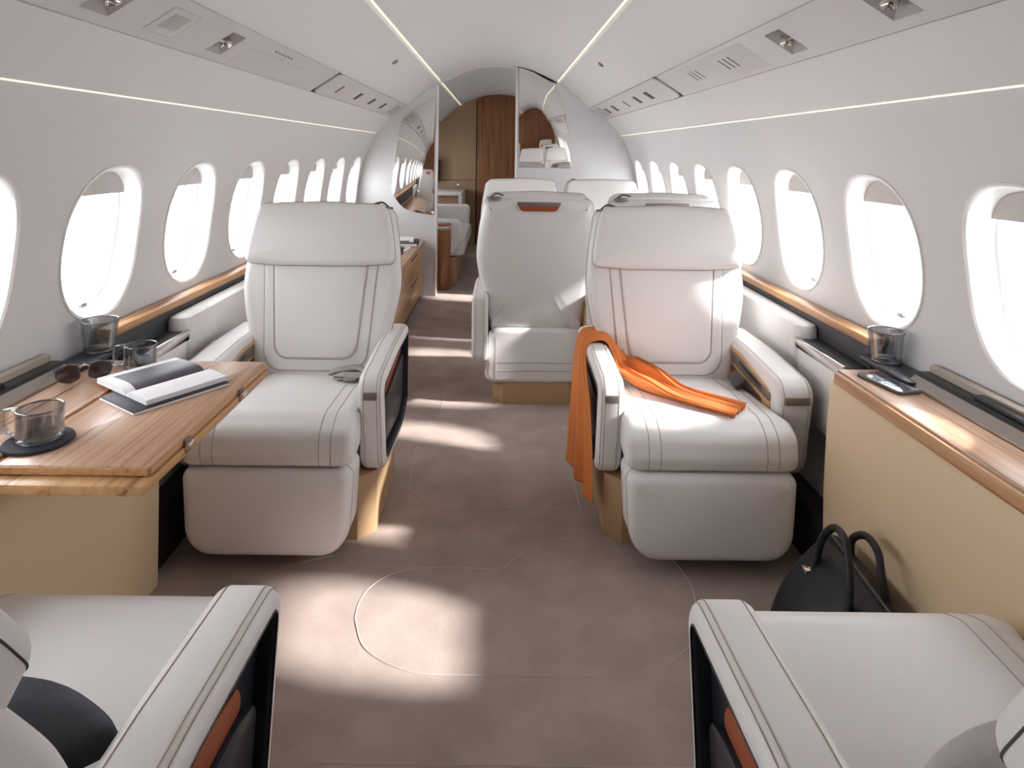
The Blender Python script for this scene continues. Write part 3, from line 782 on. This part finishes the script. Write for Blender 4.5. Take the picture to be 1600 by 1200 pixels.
for i, (v, z) in enumerate(topl[0:14]): V += [Vector((-.075, v, z+.0006)), Vector((.099, v, z+.0006))]
for i in range(13): F.append((2*i, 2*i+1, 2*i+3, 2*i+2))
mesh_obj('photo_print', V, F, 'photo', pgl, 60, recalc=False)

# sunglasses
sg = thing('sunglasses', 'dark brown sunglasses lying on the ledge beside the tumbler', 'sunglasses', (-1.040, 1.640, .641), R(34))
for s in (-1, 1):
    ol = round_poly([(s*.008, .012, .010), (s*.030, .003, .018), (s*.058, .010, .018), (s*.062, .036, .014), (s*.034, .046, .02), (s*.012, .042, .012)], 6)
    V, F = slab_geo(ol, -.002, .002, bev=(.0008, .0008), ax='xz', bs=2, xf=lambda v: Vector((v.x, v.y+.18*abs(v.x)**1.4-.02+.25*v.z, v.z)))
    ln = mesh_obj('lens', V, F, 'lens', sg, 50)
    tubes('rim', [[(q.x, .18*abs(q.x)**1.4-.02+.25*q.y, q.y) for q in ol]], .0018, 'dark_grey', ln, closed=True)
    tubes('temple_arm', [smooth_path([(s*.063, -.010, .036), (s*.060, .03, .030), (s*.045, .075, .018), (s*.02, .10, .006)], 5)], .0022, 'dark_grey', sg)
tubes('bridge', [smooth_path([(-.012, -.010, .036), (0, -.009, .041), (.012, -.010, .036)], 4)], .0018, 'chrome', sg)

# phone
ph = thing('phone', 'dark smartphone with bright reflecting screen on the wooden ledge', 'phone', (1.045, 1.68, .6403), R(12))
box('phone_body', -.036, .036, -.074, .074, 0, .0078, 'dark_grey', ph, .002, .010)
box('screen', -.0335, .0335, -.0715, .0715, .0074, .0084, 'screen', ph, .0004, .008)

# cushions on the near seats
def pillow(name, label, mat, loc, size, rot):
    N = 24; V = []; F = []
    for i in range(N+1):
        for j in range(2*N):
            th = -PI/2+PI*i/N; p = 2*PI*j/(2*N)
            c, s = math.cos(p), math.sin(p)
            r = (abs(c)**4+abs(s)**4)**(-.25); k = math.cos(th)**.55 if abs(math.cos(th)) > 1e-6 else 0
            V.append(Vector((size[0]*r*c*k*(1-.06*abs(s*c)), size[1]*math.sin(th)*(.35+.65*(1-min(1, k*.9)**3)), size[2]*r*s*k)))
    for i in range(N):
        for j in range(2*N): k = (j+1) % (2*N); F.append((i*2*N+j, i*2*N+k, (i+1)*2*N+k, (i+1)*2*N+j))
    o = mesh_obj(name, V, F, mat, None, 180); o.location = loc; o.rotation_euler = rot
    tag(o, label, 'cushion'); return o
pillow('wool_cushion', 'dark grey wool cushion leaning on the backrest of its seat', 'knit_dark', (-.628, .782, .525), (.185, .046, .082), (R(33), 0, 0))
pillow('knitted_cushion', 'light grey knitted cushion leaning on the backrest of its seat', 'knit_light', (.680, .702, .548), (.205, .052, .110), (R(27), R(-4), 0))

# ------------------------------------------------------------------ scarf
def cloth(path, k=10, nv=28, folds=3.0):
    P = smooth_path([p[0] for p in path], k); W = smooth_path([p[1] for p in path], k); Nn = smooth_path([p[2] for p in path], k); A = smooth_path([(p[3], 0, 0) for p in path], k)
    V = []; F = []
    for i in range(len(P)):
        u = i/(len(P)-1)
        for j in range(nv+1):
            v = j/nv-.5
            ph = 2*PI*folds*(v+.12*math.sin(5*u+.7))
            off = A[i].x*(math.sin(ph)+.45*math.sin(2.3*ph+4*u)+.3*math.sin(.6*ph+9*u)+.9)
            V.append(P[i]+W[i]*(v+.02*math.sin(17*u+3*v))+Nn[i].normalized()*off)
    for i in range(len(P)-1):
        for j in range(nv): a = i*(nv+1)+j; F.append((a, a+1, a+nv+2, a+nv+1))
    return V, F
xo_ = SX-.254-.082; xi_ = SX-.254
path = [((.305, 2.19, .125), (-.050, .28, .02), (-1, .05, 0), .010), ((.312, 2.21, .26), (-.045, .26, .02), (-1, 0, 0), .010), ((.318, 2.26, .40), (-.03, .22, .02), (-1, 0, 0), .009), ((.324, 2.33, .50), (-.01, .17, .02), (-1, 0, .1), .007),
        ((.340, 2.37, .553), (0, .15, .01), (-.7, 0, .7), .005), ((.380, 2.37, .566), (0.0, .14, 0), (0, 0, 1), .006), ((.415, 2.36, .558), (.01, .14, 0), (.6, 0, .8), .007), ((.438, 2.33, .525), (.03, .13, 0), (.8, 0, .5), .009),
        ((.458, 2.29, .475), (.05, .13, 0), (.5, 0, .8), .012), ((.495, 2.24, .455), (.07, .12, .01), (0, 0, 1), .022), ((.545, 2.17, .450), (.08, .11, .01), (0, 0, 1), .020), ((.61, 2.10, .446), (.075, .10, 0), (0, 0, 1), .008), ((.685, 2.03, .448), (.075, .10, 0), (0, 0, 1), .006), ((.765, 1.965, .448), (.075, .085, 0), (0, 0, 1), .006)]
path = [tuple(Vector(q) if isinstance(q, tuple) else q for q in p) for p in path]
V, F = cloth(path)
sc = mesh_obj('scarf', V, F, 'scarf', None, 180, recalc=False)
md = sc.modifiers.new('thick', 'SOLIDIFY'); md.thickness = .0025; md.offset = 1
tag(sc, 'orange fabric scarf draped over the armrest and across the seat', 'scarf')

# ------------------------------------------------------------------ bag
bg_ = thing('handbag', 'black leather holdall with two handles leaning by the tan console', 'bag', (.808, 1.50, 0), R(-4))
def bag_sec(h):
    return .118*(1-.60*h**2.2)
V = []; F = []; HH = .265; NH = 14; NR = 48
rings = []
for i in range(NH+1):
    h = i/NH; wx = .112*(1-.08*h)*(1-max(0, (h-.35)/.65)**2*.78); wy = .185*(1-.10*h-.06*h*h)
    rings.append([Vector((.065*h+wx*(abs(math.cos(2*PI*k/NR))**.45)*math.copysign(1, math.cos(2*PI*k/NR)), wy*(abs(math.sin(2*PI*k/NR))**.35)*math.copysign(1, math.sin(2*PI*k/NR)), .002+HH*(h if h < .97 else .975))) for k in range(NR)])
V = [v for r in rings for v in r]
for i in range(NH):
    for j in range(NR): k = (j+1) % NR; F.append((i*NR+j, i*NR+k, (i+1)*NR+k, (i+1)*NR+j))
F.append(tuple(range(NR))[::-1]); F.append(tuple(NH*NR+j for j in range(NR)))
bb = mesh_obj('body', V, F, 'bag', bg_, 50)
tubes('zip', [[(.066, -.15, .262), (.066, .15, .262)]], .004, 'dark_grey', bb)
tubes('piping', [[(.035, y, .236) for y in (-.155, 0, .155)], [(.097, y, .236) for y in (-.155, 0, .155)]], .003, 'bag', bb)
for s, ox, tipz, tx in ((-1, .0, .350, .008), (1, .085, .335, .078)):
    pts = smooth_path([(ox-.012*(s < 0), -.085, .175), (ox, -.085, .235), (tx, -.070, .300), (tx+.01, -.030, tipz), (tx+.012, .030, tipz), (tx, .070, .300), (ox, .085, .235), (ox-.012*(s < 0), .085, .175)], 8)
    V, F = tube_geo(pts, .0088, 8)
    hd = mesh_obj('handle', V, F, 'bag', bg_, 60)
    if s < 0:
        for yy in (-.085, .085):
            box('buckle', ox-.030, ox-.008, yy-.012, yy+.012, .205, .217, 'chrome', hd, .002)
            box('strap_tab', ox-.046, ox-.018, yy-.010, yy+.010, .130, .178, 'bag', hd, .004)

# ------------------------------------------------------------------ credenza with books
cr = thing('credenza', 'low wooden credenza with drawer front behind the table seat', 'credenza', (-.86, 4.2, 0))
def cb(nm, x0, x1, y0, y1, z0, z1, mat, par=None, b=.003, r=None): return box(nm, x0+.86, x1+.86, y0-4.2, y1-4.2, z0, z1, mat, par or cr, b, r)
cb('body', -1.10, -.635, 3.02, 5.42, .40, .452, 'oak_front', None, .003)
cb('carcass', -1.0, -.640, 3.02, 5.42, .001, .40, 'gap', None, .003)
cb('worktop', -1.11, -.612, 3.0, 5.435, .456, .478, 'walnut', None, .004)
ys = [3.03, 3.85, 4.66, 5.41]
for i in range(3):
    if i < 2: cb('door', -.64, -.622, ys[i]+.003, ys[i+1]-.003, .045, .446, 'oak_front')
    else:
        for z0, z1 in ((.045, .255), (.262, .446)):
            dr = cb('drawer', -.64, -.622, ys[i]+.003, ys[i+1]-.003, z0, z1, 'oak_front')
            cb('finger_slot', -.6225, -.6205, ys[i]+.05, ys[i]+.35, z1-.03, z1-.012, 'black', dr, 0, 0)
bk1 = thing('book', 'white paperback lying on a black book on the credenza', 'book', (-.755, 5.14, .4785+.031), R(8))
box('cover', -.085, .085, -.11, .11, 0, .020, 'paper', bk1, .002); box('title_band', -.05, .05, -.112, -.108, .004, .016, 'photo', bk1, 0, 0)
bk2 = thing('book', 'wide black hardcover book under the white paperback', 'book', (-.745, 5.14, .4785), R(4))
box('cover', -.115, .115, -.13, .13, 0, .030, 'cover', bk2, .003); box('page_block', -.11, .11, -.1315, -.12, .005, .025, 'paper', bk2, 0, 0)
bx_ = thing('small_box', 'small black box beside the books on the credenza', 'box', (-.745, 4.68, .4785), R(2))
box('base', -.06, .06, -.05, .05, 0, .032, 'black', bx_, .003); box('lid', -.062, .062, -.052, .052, .033, .050, 'black', bx_, .004)
br = thing('magazine', 'pale grey magazine lying between the books and the black box', 'magazine', (-.765, 4.90, .4785), R(-6))
box('cover', -.085, .085, -.10, .10, 0, .006, 'paper', br, .001); box('cover_print', -.07, .07, -.085, .06, .0058, .0066, 'photo', br, 0, 0)

# ------------------------------------------------------------------ aft cabin
col = thing('wood_pillar', 'rounded wooden pillar with chrome collar behind the mirror partition', 'pillar', (-.485, 5.72, 0))
g = lathe_geo([(0, .001), (.066, .001), (.070, .006), (.070, .535), (0, .535)], n=32); mesh_obj('post', g[0], g[1], 'walnut_v', col, 40)
g = lathe_geo([(.071, .535), (.073, .538), (.073, .562), (.071, .566), (0, .566)], n=32); mesh_obj('collar', g[0], g[1], 'chrome', col, 40)
g = lathe_geo([(0, .566), (.070, .566), (.070, .584), (.064, .588), (0, .588)], n=32); mesh_obj('cap', g[0], g[1], 'walnut_v', col, 40)
sf = thing('divan', 'white upholstered divan in the aft cabin beyond the pillar', 'sofa', (-.70, 6.6, 0))
box('base', -.30, .32, -.72, .72, .001, .26, 'tan_plinth', sf, .01, .03)
box('seat_cushion', -.31, .40, -.72, .72, .265, .42, 'leather', sf, .04, .06)
box('backrest', -.42, -.26, -.72, .72, .422, .80, 'leather', sf, .04, .05)
slab('side_arm', round_poly([(-.40, .30, .03), (.31, .30, .06), (.40, .50, .08), (.37, .62, .05), (-.40, .62, .03)], 6), -.84, -.725, 'leather', sf, ax='xz', bev=(.03, .03))
slab('side_arm', round_poly([(-.40, .26, .03), (.36, .26, .06), (.38, .62, .05), (-.40, .62, .03)], 6), .725, .86, 'leather', sf, ax='xz', bev=(.03, .03))
cab = thing('aft_cabinet', 'cream cabinet with dark wood recess against the beige wall', 'cabinet', (-.72, 7.9, 0))
box('body', -.35, .29, -.25, .45, .001, .56, 'leather', cab, .01)
for x0, x1, z0, z1 in ((-.35, .29, .70, .74), (.245, .29, .56, .70)): box('frame', x0, x1, -.25, .45, z0, z1, 'leather', cab, .008)
box('recess_panel', -.35, .244, -.10, .40, .561, .699, 'walnut', cab, .002)
tv = thing('monitor', 'dark monitor by the beige wall, mostly hidden by the mirror partition', 'monitor', (-.945, 8.30, .98))
box('casing', -.18, .18, -.03, .06, -.14, .14, 'black', tv, .006); box('screen', -.165, .165, -.032, -.029, -.125, .125, 'screen', tv, 0, 0)
